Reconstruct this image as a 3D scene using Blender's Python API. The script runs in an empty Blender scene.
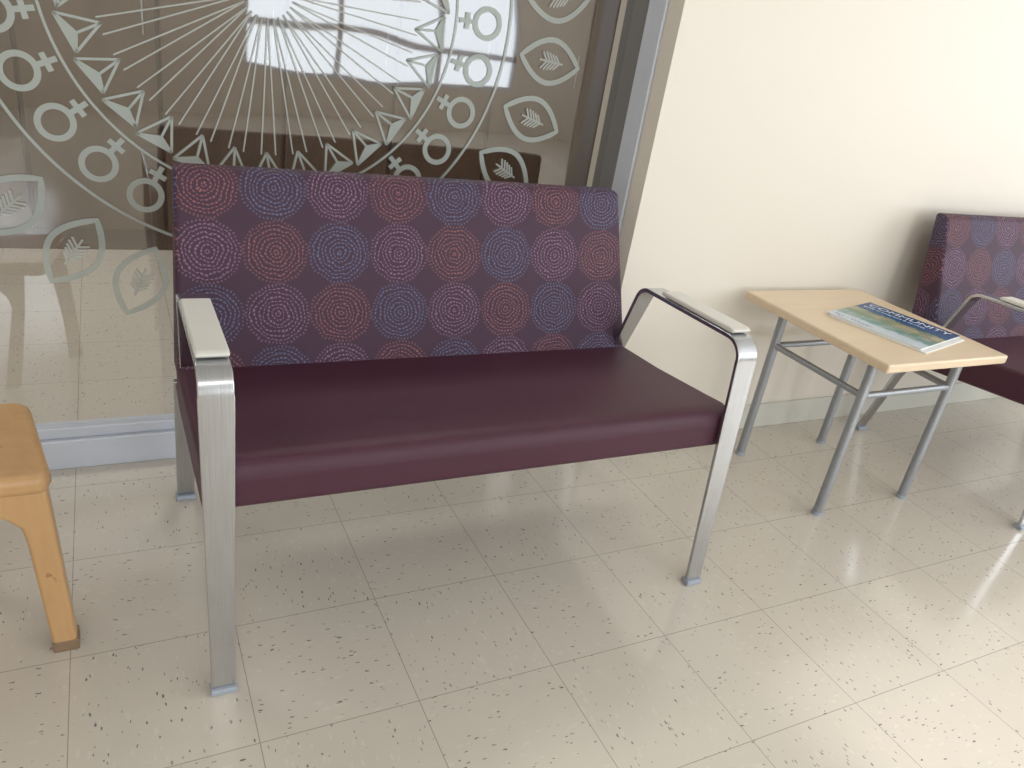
import bpy, bmesh, math, random
from mathutils import Vector, Matrix
random.seed(4)
S=bpy.context.scene
S.view_settings.view_transform='Standard'
S.view_settings.exposure=0.0

# ---------------------------------------------------------------- helpers
def link(o,parent=None):
    S.collection.objects.link(o)
    if parent: o.parent=parent
    return o
def empty(name,loc=(0,0,0),rot=0):
    e=bpy.data.objects.new(name,None); e.empty_display_size=.1
    e.location=loc; e.rotation_euler[2]=rot
    return link(e)
def mesh_obj(name,bm,mat,parent=None,smooth=False):
    bmesh.ops.recalc_face_normals(bm,faces=bm.faces)
    me=bpy.data.meshes.new(name); bm.to_mesh(me); bm.free()
    if smooth:
        for p in me.polygons: p.use_smooth=True
    o=bpy.data.objects.new(name,me)
    if mat: me.materials.append(mat)
    return link(o,parent)
def smooth_angle(o,a=40):
    for p in o.data.polygons: p.use_smooth=True
    try:
        o.data.set_sharp_from_angle(angle=math.radians(a))
    except Exception: pass
def bevel(o,w,seg=3,ang=30):
    m=o.modifiers.new('bevel','BEVEL'); m.width=w; m.segments=seg; m.limit_method='ANGLE'; m.angle_limit=math.radians(ang)
    smooth_angle(o,60)
    m2=o.modifiers.new('wn','WEIGHTED_NORMAL'); m2.keep_sharp=True
    return o
def box(name,lo,hi,mat,parent=None,bev=0,seg=3):
    bm=bmesh.new(); bmesh.ops.create_cube(bm,size=1)
    for v in bm.verts:
        v.co=Vector([lo[i]+(v.co[i]+.5)*(hi[i]-lo[i]) for i in range(3)])
    o=mesh_obj(name,bm,mat,parent)
    if bev: bevel(o,bev,seg)
    return o
def tube(name,pts,r,mat,parent=None,n=20):
    bm=bmesh.new(); pts=[Vector(p) for p in pts]; rings=[]
    for i,p in enumerate(pts):
        d=(pts[min(i+1,len(pts)-1)]-pts[max(i-1,0)]).normalized()
        a=d.cross(Vector((0,0,1)))
        if a.length<1e-3: a=d.cross(Vector((1,0,0)))
        a.normalize(); b=d.cross(a)
        rings.append([bm.verts.new(p+a*r*math.cos(t*2*math.pi/n)+b*r*math.sin(t*2*math.pi/n)) for t in range(n)])
    for i in range(len(rings)-1):
        for k in range(n):
            bm.faces.new((rings[i][k],rings[i][(k+1)%n],rings[i+1][(k+1)%n],rings[i+1][k]))
    bm.faces.new(rings[0]); bm.faces.new(rings[-1])
    o=mesh_obj(name,bm,mat,parent); smooth_angle(o,50); return o
def prism(name,poly,axis,a,b,mat,parent=None,bev=0,seg=3):
    def P(p,t):
        return {'x':(t,p[0],p[1]),'y':(p[0],t,p[1]),'z':(p[0],p[1],t)}[axis]
    bm=bmesh.new()
    A=[bm.verts.new(P(p,a)) for p in poly]; B=[bm.verts.new(P(p,b)) for p in poly]
    n=len(poly)
    bm.faces.new(A); bm.faces.new(B)
    for i in range(n): bm.faces.new((A[i],A[(i+1)%n],B[(i+1)%n],B[i]))
    o=mesh_obj(name,bm,mat,parent)
    if bev: bevel(o,bev,seg)
    return o
def fillet(pts,rads,seg=8):
    out=[]
    n=len(pts)
    for i,p in enumerate(pts):
        p=Vector(p); r=rads[i]
        if i==0 or i==n-1 or r==0: out.append(p); continue
        a=(Vector(pts[i-1])-p).normalized(); b=(Vector(pts[i+1])-p).normalized()
        ang=a.angle(b); d=r/math.tan(ang/2)
        p0=p+a*d; p1=p+b*d
        c=p+(a+b).normalized()*(r/math.sin(ang/2))
        v0=p0-c; v1=p1-c; tot=v0.angle(v1)
        for k in range(seg+1):
            t=k/seg
            out.append(c+(v0*math.sin((1-t)*tot)+v1*math.sin(t*tot))/math.sin(tot))
    return out
def flatbar(name,path,widths,th,xc,mat,parent=None,bev=.002):
    bm=bmesh.new(); rings=[]
    P=[Vector((p[0],p[1])) for p in path]
    for i,p in enumerate(P):
        d=(P[min(i+1,len(P)-1)]-P[max(i-1,0)]).normalized()
        nrm=Vector((-d.y,d.x)); w=widths[i]/2
        q0=p+nrm*th/2; q1=p-nrm*th/2
        rings.append([bm.verts.new(c) for c in ((xc-w,q0.x,q0.y),(xc+w,q0.x,q0.y),(xc+w,q1.x,q1.y),(xc-w,q1.x,q1.y))])
    for i in range(len(rings)-1):
        for k in range(4): bm.faces.new((rings[i][k],rings[i][(k+1)%4],rings[i+1][(k+1)%4],rings[i+1][k]))
    bm.faces.new(rings[0]); bm.faces.new(rings[-1])
    o=mesh_obj(name,bm,mat,parent); bevel(o,bev,2,50); return o

# ---------------------------------------------------------------- node helpers
class NT:
    def __init__(s,name):
        s.m=bpy.data.materials.new(name); s.m.use_nodes=True; s.t=s.m.node_tree; s.n=s.t.nodes
        s.b=s.n['Principled BSDF']; s.out=s.n['Material Output']
    def L(s,a,b): s.t.links.new(a,b)
    def node(s,typ,**kw):
        x=s.n.new(typ)
        for k,v in kw.items(): setattr(x,k,v)
        return x
    def math(s,op,a,b=None,c=None):
        x=s.n.new('ShaderNodeMath'); x.operation=op
        for i,v in enumerate((a,b,c)):
            if v is None: continue
            if isinstance(v,(int,float)): x.inputs[i].default_value=v
            else: s.L(v,x.inputs[i])
        return x.outputs[0]
    def mix(s,f,a,b):
        x=s.n.new('ShaderNodeMix'); x.data_type='RGBA'
        for i,v in ((0,f),(6,a),(7,b)):
            if isinstance(v,(int,float)): x.inputs[i].default_value=v
            elif isinstance(v,tuple): x.inputs[i].default_value=(*v,1)
            else: s.L(v,x.inputs[i])
        return x.outputs[2]
    def coord(s,which='Object'):
        return s.n.new('ShaderNodeTexCoord').outputs[which]
    def mapping(s,v,scale=(1,1,1),rot=(0,0,0),loc=(0,0,0)):
        x=s.n.new('ShaderNodeMapping'); s.L(v,x.inputs[0]); x.inputs['Scale'].default_value=scale
        x.inputs['Rotation'].default_value=rot; x.inputs['Location'].default_value=loc; return x.outputs[0]
    def noise(s,v,scale,detail=3,rough=.5):
        x=s.n.new('ShaderNodeTexNoise'); s.L(v,x.inputs['Vector']); x.inputs['Scale'].default_value=scale
        x.inputs['Detail'].default_value=detail; x.inputs['Roughness'].default_value=rough; return x.outputs[0]
    def ramp(s,f,stops):
        x=s.n.new('ShaderNodeValToRGB'); s.L(f,x.inputs[0]); e=x.color_ramp.elements
        while len(e)<len(stops): e.new(.5)
        for i,(p,c) in enumerate(stops): e[i].position=p; e[i].color=(*c,1)
        return x.outputs[0]
    def bump(s,h,strength=.2,dist=.002):
        x=s.n.new('ShaderNodeBump'); s.L(h,x.inputs['Height']); x.inputs['Strength'].default_value=strength
        x.inputs['Distance'].default_value=dist; s.L(x.outputs[0],s.b.inputs['Normal'])
    def set(s,col=None,rough=None,metal=None,spec=None):
        for k,v in (('Base Color',col),('Roughness',rough),('Metallic',metal),('Specular IOR Level',spec)):
            if v is None: continue
            if isinstance(v,tuple): s.b.inputs[k].default_value=(*v,1)
            elif isinstance(v,(int,float)): s.b.inputs[k].default_value=v
            else: s.L(v,s.b.inputs[k])
        return s.m
def lin(r,g,b):
    f=lambda c:((c/255+.055)/1.055)**2.4 if c/255>.04045 else c/255/12.92
    return (f(r),f(g),f(b))
def simple(name,col,rough=.5,metal=0,var=.06,scale=12,bump=0,bscale=200):
    k=NT(name); c=k.coord()
    nz=k.noise(c,scale,4)
    a=tuple(max(0,x*(1-var)) for x in col); b=tuple(x*(1+var) for x in col)
    k.set(k.mix(nz,a,b),rough,metal)
    if bump: k.bump(k.noise(c,bscale,2),bump,.001)
    return k.m

# ---------------------------------------------------------------- materials
def floor_mat(name='vinyl_floor_tiles',base=lin(210,202,189)):
    k=NT(name); T=.305
    pos=k.node('ShaderNodeNewGeometry').outputs['Position']
    sep=k.node('ShaderNodeSeparateXYZ'); k.L(pos,sep.inputs[0])
    tx=k.math('DIVIDE',k.math('SUBTRACT',sep.outputs[0],.178),T)
    ty=k.math('DIVIDE',k.math('SUBTRACT',sep.outputs[1],.0865),T)
    ix=k.math('FLOOR',tx); iy=k.math('FLOOR',ty)
    fx=k.math('FRACT',tx); fy=k.math('FRACT',ty)
    ex=k.math('MINIMUM',fx,k.math('SUBTRACT',1,fx)); ey=k.math('MINIMUM',fy,k.math('SUBTRACT',1,fy))
    e=k.math('MINIMUM',ex,ey)
    seam=k.math('LESS_THAN',e,.0030)
    idc=k.node('ShaderNodeCombineXYZ'); k.L(ix,idc.inputs[0]); k.L(iy,idc.inputs[1])
    wn=k.node('ShaderNodeTexWhiteNoise'); k.L(idc.outputs[0],wn.inputs['Vector'])
    par=k.math('FLOORED_MODULO',k.math('ADD',ix,iy),2)
    c1=k.node('ShaderNodeCombineXYZ'); k.L(sep.outputs[0],c1.inputs[0]); k.L(sep.outputs[1],c1.inputs[1])
    c2=k.node('ShaderNodeCombineXYZ'); k.L(sep.outputs[1],c2.inputs[0]); k.L(sep.outputs[0],c2.inputs[1])
    mv=k.node('ShaderNodeMix',data_type='VECTOR'); k.L(par,mv.inputs[0]); k.L(c1.outputs[0],mv.inputs[4]); k.L(c2.outputs[0],mv.inputs[5])
    warp=k.node('ShaderNodeVectorMath',operation='MULTIPLY_ADD')
    nz=k.node('ShaderNodeTexNoise'); nz.inputs['Scale'].default_value=140; k.L(pos,nz.inputs['Vector'])
    k.L(nz.outputs['Color'],warp.inputs[0]); warp.inputs[1].default_value=(.006,.006,0); k.L(mv.outputs[1],warp.inputs[2])
    def chips(scale,th,keep,rot):
        mp=k.mapping(warp.outputs[0],scale,(0,0,rot))
        v=k.node('ShaderNodeTexVoronoi'); v.inputs['Scale'].default_value=1; k.L(mp,v.inputs['Vector'])
        s2=k.node('ShaderNodeSeparateColor'); k.L(v.outputs['Color'],s2.inputs[0])
        size=k.math('MULTIPLY',s2.outputs[1],th)
        return k.math('MULTIPLY',k.math('LESS_THAN',v.outputs['Distance'],size),k.math('GREATER_THAN',s2.outputs[0],keep)),s2.outputs[2]
    d,dv=chips((185,64,1),.35,.73,.35)
    w,_=chips((110,40,1),.42,.6,.2)
    mott=k.noise(pos,18,5,.6)
    base1=k.mix(mott,tuple(x*.96 for x in base),tuple(min(1,x*1.03) for x in base))
    base2=k.mix(k.math('MULTIPLY',wn.outputs[0],.35),base1,tuple(x*.94 for x in base))
    c=k.mix(k.math('MULTIPLY',w,.25),base2,lin(228,222,212))
    chipc=k.mix(dv,lin(88,90,90),lin(146,141,132))
    c=k.mix(k.math('MULTIPLY',d,.82),c,chipc)
    c=k.mix(k.math('MULTIPLY',seam,.55),c,lin(104,94,84))
    big=k.noise(pos,2.2,3)
    r=k.math('MULTIPLY_ADD',big,.12,.09)
    k.set(c,r,0,.75)
    h=k.math('SUBTRACT',k.noise(pos,5,2),k.math('MULTIPLY',seam,.25))
    k.bump(h,.08,.004)
    return k.m
M_floor=floor_mat()
M_wall=simple('cream_wall_paint',lin(226,218,205),.5,0,.015,3,.05,350)
M_base=simple('cream_vinyl_baseboard',lin(206,204,193),.4,0,.03,6)
M_ceil=simple('ceiling_white',lin(226,225,223),.8)
M_alu=simple('satin_aluminium_frame',lin(208,212,222),.4,.15,.04,20)
M_gask=simple('grey_frame_gasket',lin(120,118,116),.5)
M_glide=simple('grey_plastic_glide',lin(158,166,176),.45)
M_pad=simple('white_arm_pad',lin(222,220,212),.38,0,.02,20)
M_tubem=simple('silver_powder_coat',lin(152,155,160),.36,.5,.05,60)

k=NT('brushed_steel'); c=k.coord()
n2=k.noise(k.mapping(c,(900,12,12)),1,3)
k.set(k.mix(n2,lin(172,175,180),lin(214,216,220)),k.math('MULTIPLY_ADD',n2,.14,.15),1.0)
k.bump(n2,.10,.0004); M_steel=k.m

k=NT('burgundy_vinyl'); c=k.coord()
vor=k.node('ShaderNodeTexVoronoi'); vor.inputs['Scale'].default_value=420; k.L(c,vor.inputs['Vector'])
k.set(k.mix(k.noise(c,3,3),lin(67,32,47),lin(77,39,55)),.5,0,.4)
h=k.math('ADD',k.math('MULTIPLY',vor.outputs['Distance'],.25),k.noise(c,4,2))
k.bump(h,.35,.0025); M_vinyl=k.m

# patterned fabric : irregular rings of stitches
PU,PV=.146,.141
k=NT('circle_pattern_fabric')
uv=k.coord('UV'); sep=k.node('ShaderNodeSeparateXYZ'); k.L(uv,sep.inputs[0])
U=k.math('ADD',k.math('DIVIDE',k.math('ADD',sep.outputs[0],.5265),PU),.5)
V=k.math('ADD',k.math('DIVIDE',k.math('SUBTRACT',sep.outputs[1],.287),PV),.5)
ci=k.math('FLOOR',U); ri=k.math('FLOOR',V)
lx=k.math('SUBTRACT',k.math('FRACT',U),.5); ly=k.math('SUBTRACT',k.math('FRACT',V),.5)
idc=k.node('ShaderNodeCombineXYZ'); k.L(ci,idc.inputs[0]); k.L(ri,idc.inputs[1])
wn=k.node('ShaderNodeTexWhiteNoise'); k.L(idc.outputs[0],wn.inputs['Vector'])
ang=k.math('ARCTAN2',ly,lx)
r=k.math('SQRT',k.math('ADD',k.math('MULTIPLY',lx,lx),k.math('MULTIPLY',ly,ly)))
nz=k.noise(uv,42,2)
rw=k.math('ADD',r,k.math('MULTIPLY',k.math('SUBTRACT',nz,.5),.125))
rk=k.math('MULTIPLY',rw,15.6)
idx=k.math('FLOOR',rk); fr=k.math('ABSOLUTE',k.math('SUBTRACT',k.math('FRACT',rk),.5))
ring=k.math('LESS_THAN',fr,.16)
freq=k.math('MULTIPLY_ADD',idx,6,5)
ph=k.math('ADD',k.math('MULTIPLY',idx,2.3),k.math('MULTIPLY',wn.outputs[0],6))
dots=k.math('GREATER_THAN',k.math('SINE',k.math('ADD',k.math('MULTIPLY',ang,freq),ph)),-.6)
tick=k.math('MULTIPLY',k.math('COMPARE',idx,7,.1),k.math('MULTIPLY',k.math('LESS_THAN',fr,.26),k.math('GREATER_THAN',k.math('SINE',k.math('MULTIPLY',ang,52)),.3)))
fine=k.math('GREATER_THAN',k.noise(uv,360,1),.41)
mask=k.math('MULTIPLY',k.math('MULTIPLY',k.math('MULTIPLY',ring,dots),k.math('LESS_THAN',idx,6.5)),fine)
mask=k.math('MAXIMUM',mask,k.math('MULTIPLY',tick,.6))
key=k.math('FLOORED_MODULO',k.math('ADD',ci,ri),3)
is1=k.math('COMPARE',key,1,.1); is2=k.math('COMPARE',key,2,.1)
cc=k.mix(is1,lin(168,130,162),lin(176,114,110)); cc=k.mix(is2,cc,lin(114,134,174))
bg=k.mix(k.noise(uv,900,1),lin(62,42,58),lin(78,55,71))
col=k.mix(k.math('MULTIPLY',mask,.64),bg,cc)
k.set(col,.6,0,.3); k.bump(k.math('ADD',k.noise(uv,1200,1),mask),.25,.0008); M_fab=k.m

# woods
k=NT('maple_laminate'); c=k.coord()
g=k.noise(k.mapping(c,(4,40,40)),1,4,.6)
k.set(k.mix(g,lin(216,192,160),lin(230,209,180)),.33); M_maple=k.m
k=NT('honey_bent_wood'); c=k.coord()
g=k.noise(k.mapping(c,(30,30,5)),1,5,.65)
wear=k.noise(c,9,5,.7)
cw=k.mix(g,lin(176,134,90),lin(204,164,116))
cw=k.mix(k.math('GREATER_THAN',wear,.64),cw,lin(160,118,76))
k.set(cw,.30); M_honey=k.m
M_worn=simple('worn_wood_foot',lin(132,108,84),.6,0,.3,60)
k=NT('brown_cabinet_wood'); c=k.coord()
g=k.noise(k.mapping(c,(12,12,1.5)),1,5,.6)
k.set(k.mix(g,lin(76,60,46),lin(112,90,70)),.4); M_cab=k.m

# glass
k=NT('window_glass'); k.n.remove(k.b)
tr=k.node('ShaderNodeBsdfTransparent'); tr.inputs[0].default_value=(.84,.86,.85,1)
gl=k.node('ShaderNodeBsdfGlossy'); gl.inputs['Roughness'].default_value=.03
bn=k.node('ShaderNodeBump'); bn.inputs['Strength'].default_value=.2; bn.inputs['Distance'].default_value=.02
k.L(k.noise(k.coord(),2.6,1),bn.inputs['Height']); k.L(bn.outputs[0],gl.inputs['Normal'])
fz=k.node('ShaderNodeFresnel'); fz.inputs[0].default_value=1.55
f=k.math('MULTIPLY_ADD',fz.outputs[0],1.8,.11)
mx=k.node('ShaderNodeMixShader'); k.L(f,mx.inputs[0]); k.L(tr.outputs[0],mx.inputs[1]); k.L(gl.outputs[0],mx.inputs[2])
k.L(mx.outputs[0],k.out.inputs[0]); M_glass=k.m
def vinyl(name,col,op):
    k=NT(name)
    k.set(k.mix(k.noise(k.coord(),60,2),tuple(x*.92 for x in col),col),.6)
    k.b.inputs['Alpha'].default_value=op; return k.m
M_etch=vinyl('frosted_vinyl',lin(184,192,186),.70)
M_etch2=vinyl('frosted_vinyl_lines',lin(192,196,190),.66)

# ---------------------------------------------------------------- room shell
WY=1.82; GY=2.04; EX=1.365
box('floor',(-3,-4,-.05),(5.5,4.2,0),M_floor)
box('ceiling',(-3,-4,2.7),(5.5,4.2,2.75),M_ceil)
box('wall_back',(EX,WY,0),(5.5,2.12,2.7),M_wall)
box('wall_back_left',(-3,WY+.1,0),(-2.2,2.12,2.7),M_wall)
box('wall_left',(-3.1,-4,0),(-3,4.2,2.7),M_wall)
box('wall_corridor',(-3,4.1,0),(5.5,4.2,2.7),M_wall)
box('baseboard_back',(EX,WY-.008,0),(5.5,WY,.10),M_base,bev=.003)
win=empty('window_1',(0,GY,0))
box('jamb_right',(EX-.010,-.155,0),(EX,-.075,2.5),M_alu,win,.003)
box('jamb_gasket',(EX-.006,-.075,0),(EX,.04,2.5),M_gask,win,.001)
box('jamb_left',(-2.2,-.1,0),(-2.15,.04,2.5),M_alu,win,.003)
box('bottom_rail',(-2.15,-.035,0),(EX-.008,.04,.085),M_alu,win,.003)
box('bottom_bead',(-2.15,-.02,.085),(EX-.008,.02,.115),M_alu,win,.003)
box('head_rail',(-2.15,-.035,2.42),(EX-.008,.04,2.5),M_alu,win,.003)
bm=bmesh.new()
vs=[bm.verts.new(p) for p in ((-2.15,0,.1),(EX-.006,0,.1),(EX-.006,0,2.43),(-2.15,0,2.43))]; bm.faces.new(vs)
mesh_obj('glass_pane',bm,M_glass,win)
box('wall_lintel',(-2.2,WY+.1,2.5),(EX,2.12,2.7),M_wall)

# mural decals
bmA=bmesh.new(); bmB=bmesh.new()
def stroke(bm,pts,w,y=-.004,closed=False):
    P=[Vector(p) for p in pts]; n=len(P); L=[];R=[]
    for i,p in enumerate(P):
        if closed: d=(P[(i+1)%n]-P[i-1])
        else: d=(P[min(i+1,n-1)]-P[max(i-1,0)])
        d.normalize(); q=Vector((-d.y,d.x))*w/2
        a=p+q;b=p-q
        L.append(bm.verts.new((a.x,y,a.y))); R.append(bm.verts.new((b.x,y,b.y)))
    for i in range(n if closed else n-1):
        j=(i+1)%n
        bm.faces.new((L[i],L[j],R[j],R[i]))
C=Vector((.355,1.215))
def pol(rad,deg,c=C):
    a=math.radians(deg); return Vector((c.x+rad*math.sin(a),c.y-rad*math.cos(a)))
def ringpts(c,r,n=96): return [(c[0]+r*math.cos(t*2*math.pi/n),c[1]+r*math.sin(t*2*math.pi/n)) for t in range(n)]
stroke(bmA,ringpts(C,.472,160),.006,closed=True)
stroke(bmA,ringpts(C,.625,160),.007,closed=True)
for kk in range(30):
    d=12*kk+1
    for off in (-2.6,2.8):
        stroke(bmB,[pol(.06,d+off*.15),pol(.372,d+off)],.0036,-.005)
    a=pol(.366,d-.6); b=pol(.449,d-5.4); c_=pol(.438,d+5.4); m=pol(.420,d+.6)
    for s,t in ((a,b),(b,c_),(c_,a),(a,m),(b,m),(c_,m)): stroke(bmA,[s,t],.0058,-.006)
    f=[bmA.verts.new((q.x,-.0045,q.y)) for q in (b,m,c_)]; bmA.faces.new(f)
    d2=12*kk+6.3
    cc=pol(.560,d2); stroke(bmA,ringpts(cc,.035,28),.0135,-.004,True)
    stroke(bmA,[pol(.525,d2),pol(.480,d2)],.012,-.005)
    p=pol(.502,d2); t=Vector((math.cos(math.radians(d2)),math.sin(math.radians(d2))))
    stroke(bmA,[p-t*.020,p+t*.020],.012,-.006)
    cL=pol(.765,d); u=(cL-C).normalized(); t=Vector((-u.y,u.x)); hl=.092; hw=.056
    pts=[]
    N=16
    for i in range(N+1):
        s=-1+2*i/N; pts.append(cL+u*hl*s+t*hw*(1-abs(s)**1.9))
    for i in range(1,N):
        s=1-2*i/N; pts.append(cL+u*hl*s-t*hw*(1-abs(s)**1.9))
    stroke(bmA,pts,.014,-.004,True)
    stroke(bmB,[cL-u*.035,cL+u*.04],.005,-.006)
    for q in (-.012,-.002,.008,.018,.028):
        for sg in (-1,1):
            stroke(bmB,[cL+u*q,cL+u*(q-.016)+t*sg*.024*(1-abs(q)*8)],.0055,-.0065)
o=mesh_obj('etched_symbols',bmA,M_etch,win); o=mesh_obj('etched_rays',bmB,M_etch2,win)

# room beyond the glass : cabinets
cab=empty('wall_cabinet_row',(0,3.9,0))
box('carcass',(-3,0,.0),(5.4,.2,2.69),M_cab,cab)
x=-2.95
while x<5.3:
    box('door',(x+.006,-.02,.1),(x+.52,0,2.3),M_cab,cab,.004)
    tube('handle',[(x+.47,-.035,.95),(x+.47,-.035,1.12)],.005,M_steel,cab,8)
    x+=.53

# ---------------------------------------------------------------- settee
def settee(name,loc):
    E=empty(name,loc)
    X=.574
    for side,sx in (('left',-X),('right',X)):
        pts=[(0.0,.012),(.045,.66),(.445,.648),(.535,.40)]
        path=fillet(pts,[0,.048,.05,0],10)
        path=[path[0].lerp(path[1],t/6) for t in range(6)]+list(path[1:])
        W=[]
        for i,p in enumerate(path):
            W.append(.042+.017*min(1,p.y/.62) if i<7 else .057 if p.x<.44 else .057-.2*(p.x-.44))
        flatbar('arm_loop_'+side,path,W,.011,sx,M_steel,E)
        pp=[(.085,.6665),(.35,.6585),(.36,.664),(.35,.671),(.09,.680),(.076,.675)]
        prism('arm_pad_'+side,pp,'x',sx-.0275,sx+.0275,M_pad,E,.004,3)
        box('front_glide_'+side,(sx-.024,-.013,0),(sx+.024,.015,.013),M_glide,E,.003)
        rp=[(.545,.40),(.60,.26),(.665,.012)]
        flatbar('rear_leg_'+side,rp,[.05,.046,.04],.012,sx-(.008 if sx<0 else -.008),M_steel,E)
        s2=sx-(.008 if sx<0 else -.008)
        box('rear_glide_'+side,(s2-.023,.65,0),(s2+.023,.682,.013),M_glide,E,.003)
    prof=[(.042,.388),(.50,.340),(.56,.35),(.56,.44),(.34,.455),(.15,.476),(.085,.484),(.055,.478),(.042,.456)]
    prism('seat_cushion',prof,'x',-.600,.592,M_vinyl,E,.017,5)
    tube('cross_rail',[(-.57,.5,.36),(.57,.5,.36)],.014,M_steel,E)
    y0,z0,y1,z1=.500,.415,.645,.853
    L=math.hypot(y1-y0,z1-z0)
    bm=bmesh.new(); uvl=bm.loops.layers.uv.new('UVMap')
    prof=[(y0,z0),(y1-.002,z1),(y1+.050,z1+.003),(y0+.12,z0-.01)]
    def tx(x,z):
        t=(z-z0)/(z1-z0); return x+(.016 if x<0 else -.036)*t
    A=[bm.verts.new((tx(-.600,p[1]),p[0],p[1])) for p in prof]; B=[bm.verts.new((tx(.590,p[1]),p[0],p[1])) for p in prof]
    for i in range(len(prof)): bm.faces.new((A[i],A[(i+1)%len(prof)],B[(i+1)%len(prof)],B[i]))
    bm.faces.new(A); bm.faces.new(B)
    bmesh.ops.bevel(bm,geom=[e for e in bm.edges],offset=.012,segments=5,affect='EDGES',profile=.5)
    for f in bm.faces:
        for l in f.loops:
            co=l.vert.co
            d=((co.y-y0)*(y1-y0)+(co.z-z0)*(z1-z0))/L
            if abs(f.normal.x)>.6: l[uvl].uv=(co.y*1.0+co.x,d)
            else: l[uvl].uv=(co.x,d)
    o=mesh_obj('back_cushion',bm,M_fab,E); smooth_angle(o,40)
    return E
settee('upholstered_settee',(.7075,1.143,0))
settee('upholstered_settee.001',(3.158,1.052,0))

# ---------------------------------------------------------------- side table
T=empty('side_table',(2.10,1.48,0))
hx,hy=.198,.181
box('table_top',(-.272,-.277,.535),(.260,.298,.562),M_maple,T,.006,4)
for i,(a,b) in enumerate(((-1,-1),(1,-1),(-1,1),(1,1))):
    tube('leg_%d'%(i+1),[(a*hx,b*hy,.008),(a*hx,b*hy,.535)],.0145,M_tubem,T)
    tube('leg_tip_%d'%(i+1),[(a*hx,b*hy,0),(a*hx,b*hy,.012)],.0165,M_glide,T)
Z=.415
tube('stretcher_1',[(-hx,-hy,Z),(hx,-hy,Z)],.010,M_tubem,T); tube('stretcher_2',[(-hx,hy,Z),(hx,hy,Z)],.010,M_tubem,T)
tube('stretcher_3',[(-hx,-hy,Z),(-hx,hy,Z)],.010,M_tubem,T); tube('stretcher_4',[(hx,-hy,Z),(hx,hy,Z)],.010,M_tubem,T)
for a in (-1,1):
    box('top_rail',(a*hx-.01,-hy-.02,.515),(a*hx+.01,hy+.02,.535),M_tubem,T)

# magazines
k=NT('magazine_cover'); c=k.coord(); sp=k.node('ShaderNodeSeparateXYZ'); k.L(c,sp.inputs[0])
n=k.noise(c,38,6,.7); n3=k.noise(k.mapping(c,(1,1,1),(0,0,0),(.4,.2,0)),22,4,.6)
t=k.math('ADD',k.math('MULTIPLY_ADD',sp.outputs[0],3.4,.5),k.math('MULTIPLY',k.math('SUBTRACT',n,.5),.20))
c1=k.ramp(t,[(0,lin(206,218,226)),(.18,lin(200,212,220)),(.24,lin(84,140,160)),(.34,lin(104,150,156)),(.42,lin(92,112,78)),(.52,lin(160,142,116)),(.60,lin(72,98,72)),(.66,lin(46,90,136)),(1,lin(32,62,110))])
c2=k.ramp(n3,[(0,lin(60,100,80)),(.45,lin(136,162,134)),(.6,lin(206,196,170)),(1,lin(96,126,156))])
mid=k.math('MULTIPLY',k.math('LESS_THAN',k.math('ABSOLUTE',k.math('SUBTRACT',t,.42)),.2),.5)
k.set(k.mix(mid,c1,c2),.25); M_mag=k.m
M_paper=simple('white_paper',lin(232,232,230),.6); M_ink=simple('white_ink',lin(225,235,245),.4); M_navy=simple('navy_ink',lin(30,56,110),.4)
G=empty('magazine',(2.136,1.446,.562),math.radians(14))
box('lower_pages',(-.142,-.166,.0),(.136,.138,.004),M_paper,G,.001)
box('inside_pages',(-.14,-.148,.004),(.14,.148,.009),M_paper,G,.001)
box('cover',(-.141,-.149,.009),(.141,.149,.0102),M_mag,G)
def text(s,size,loc,rz,mat,parent,name):
    cu=bpy.data.curves.new(name,'FONT'); cu.body=s; cu.size=size; cu.extrude=.0001; cu.materials.append(mat)
    o=bpy.data.objects.new(name,cu); o.location=loc; o.rotation_euler[2]=rz; return link(o,parent)
text('COMMUNITY',.044,(.095,.135,.0104),-math.pi/2,M_ink,G,'cover_title')
text('guide to programs & services',.017,(.070,.135,.0104),-math.pi/2,M_ink,G,'cover_subtitle')
text('Fall / Winter',.024,(-.128,.135,.0104),-math.pi/2,M_navy,G,'cover_footer')

# ---------------------------------------------------------------- wooden stool
W=empty('wooden_stool',(-.355,1.45,0))
def frame(name,y,ht,hf,parent):
    right=[(ht,.395),(ht+.002,.35),(hf+.021,0),(hf-.021,0)]
    inner=[(ht-.040,.265),(ht-.046,.300),(ht-.066,.322),(ht-.10,.334)]
    poly=right+inner; left=[(-a,b) for a,b in reversed(poly)]
    return prism(name,poly+left,'y',y-.020,y+.020,M_honey,parent,.007,3)
frame('front_frame',-.100,.222,.222,W)
frame('rear_frame',.12,.12,.050,W)
top=[(-.222,-.128),(.222,-.128),(.230,-.10),(.186,.15),(.165,.172),(-.165,.172),(-.186,.15),(-.230,-.10)]
prism('stool_seat',top,'z',.372,.410,M_honey,W,.014,5)
for a in (-1,1):
    box('front_foot',(a*.222-.0225,-.122,0),(a*.222+.0225,-.078,.026),M_worn,W,.003)

# ---------------------------------------------------------------- windows behind the camera and on the right
def opening_wall(name,fixed,a0,a1,z0,z1,wins,axis):
    cur=a0
    def bx(lo,hi,zl,zh,n):
        if hi-lo<1e-4 or zh-zl<1e-4: return
        if axis=='y': box(n,(lo,fixed-.12,zl),(hi,fixed,zh),M_wall,E)
        else: box(n,(fixed,lo,zl),(fixed+.12,hi,zh),M_wall,E)
    E=empty(name)
    for i,(l,h,zb,zt) in enumerate(wins):
        bx(cur,l,z0,z1,'pier'); bx(l,h,z0,zb,'below'); bx(l,h,zt,z1,'above'); cur=h
    bx(cur,a1,z0,z1,'pier')
opening_wall('wall_front',-4,-3,5.5,0,2.7,[(-2.4,-.4,.8,2.4),(1.2,4.0,.5,2.45)],'y')
opening_wall('wall_right',5.5,-4,4.2,0,2.7,[(-3.0,.9,.6,2.45)],'x')
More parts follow.
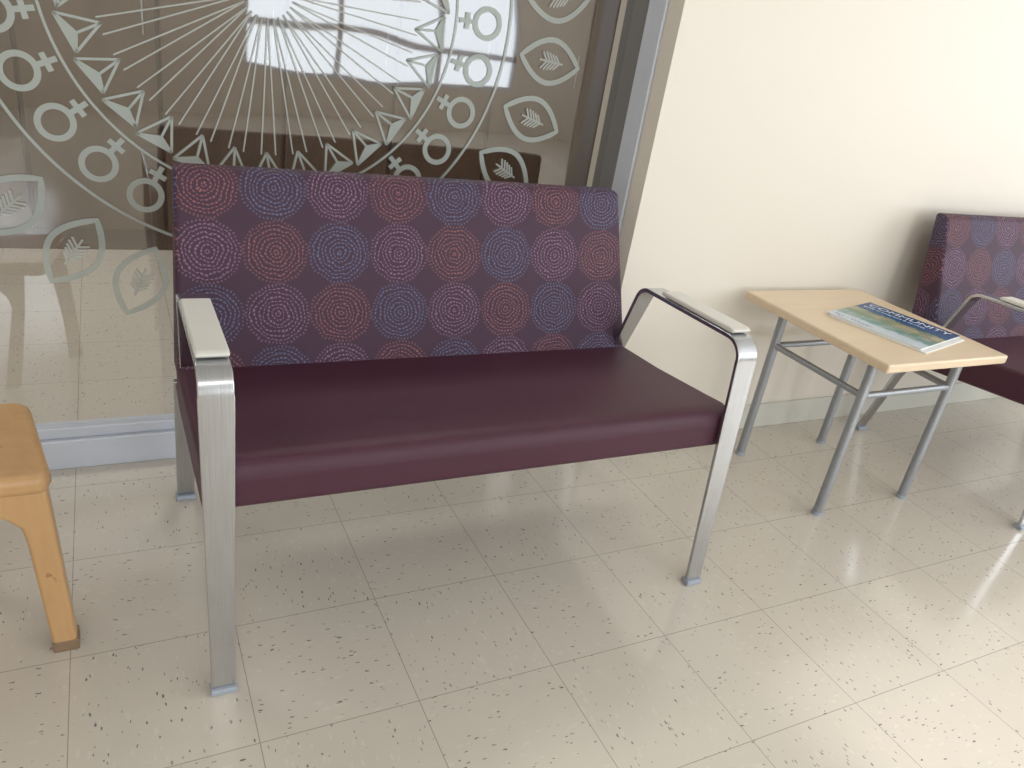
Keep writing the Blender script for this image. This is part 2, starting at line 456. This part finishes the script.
def win_frame(name,l,h,zb,zt,fixed,axis,n,transom=None):
    E=empty(name)
    def bx(a,b,c,d,nm):
        if axis=='y': box(nm,(a,fixed-.08,c),(b,fixed-.03,d),M_alu,E)
        else: box(nm,(fixed+.03,a,c),(fixed+.08,b,d),M_alu,E)
    bx(l,h,zb,zb+.05,'sill'); bx(l,h,zt-.05,zt,'head')
    if transom: bx(l,h,transom-.03,transom+.03,'transom')
    for i in range(n+1):
        p=l+(h-l)*i/n; bx(max(l,p-.03),min(h,p+.03),zb+.05,zt-.05,'mullion')
win_frame('window_2',-2.4,-.4,.8,2.4,-4,'y',2)
win_frame('window_3',1.2,4.0,.5,2.45,-4,'y',3,.92)
win_frame('window_4',-3.0,.9,.6,2.45,5.5,'x',3)
def area(name,loc,rot,sx,sy,power,col):
    l=bpy.data.lights.new(name,'AREA'); l.shape='RECTANGLE'; l.size=sx; l.size_y=sy; l.energy=power; l.color=col
    o=bpy.data.objects.new(name,l); o.location=loc; o.rotation_euler=rot; return link(o)
area('daylight_front_a',(-1.4,-4.11,1.6),(math.pi/2,0,0),2.0,1.6,50,(.87,.94,1))
area('daylight_front_b',(2.6,-4.11,1.48),(math.pi/2,0,0),2.8,1.95,75,(.87,.94,1))
area('daylight_right',(5.61,-1.05,1.52),(0,math.pi/2,0),1.85,3.9,105,(.94,.97,1))
sl=bpy.data.lights.new('sun','SUN'); sl.energy=3.0; sl.angle=math.radians(2.5); sl.color=(1,.97,.93)
so=bpy.data.objects.new('sun',sl); link(so); so.location=(2,-8,5)
so.rotation_euler=Vector((.02,4.84,-2.40)).to_track_quat('-Z','Y').to_euler()
for i,(x,y) in enumerate(((0,-1.2),(2.6,-1.2),(1.3,3.1),(-1.2,3.1))):  # unseen ceiling fixtures, added to light the room and the corridor behind glass
    F=empty('ceiling_fill' if i==0 else 'ceiling_fill.%03d'%i,(x,y,2.7))
    box('fill_housing',(-.62,-.32,-.03),(.62,.32,0),M_alu,F,.003)
    l=bpy.data.lights.new('fill_light','AREA'); l.shape='RECTANGLE'; l.size=1.15; l.size_y=.55; l.energy=(11 if i<2 else 27); l.color=(1,.98,.95)
    o=bpy.data.objects.new('fill_light',l); o.location=(0,0,-.035); link(o,F)
w=bpy.data.worlds.new('World'); S.world=w; w.use_nodes=True
w.node_tree.nodes['Background'].inputs[0].default_value=(.8,.9,1,1); w.node_tree.nodes['Background'].inputs[1].default_value=1.0

# ---------------------------------------------------------------- camera
cd=bpy.data.cameras.new('camera'); cam=bpy.data.objects.new('camera',cd); link(cam)
cd.sensor_width=36; cd.lens=769/1024*36; cd.clip_start=.02
Xv=Vector((.8906,.0655,-.45)).normalized(); Zv=Vector((.1485,.8931,.4245)); Zv=(Zv-Xv*Zv.dot(Xv)).normalized(); Yv=Zv.cross(Xv)
R=Matrix((Xv,Yv,Zv)).to_4x4()
cam.matrix_world=Matrix.Translation((0,0,1.24))@R
S.camera=cam
print('done')
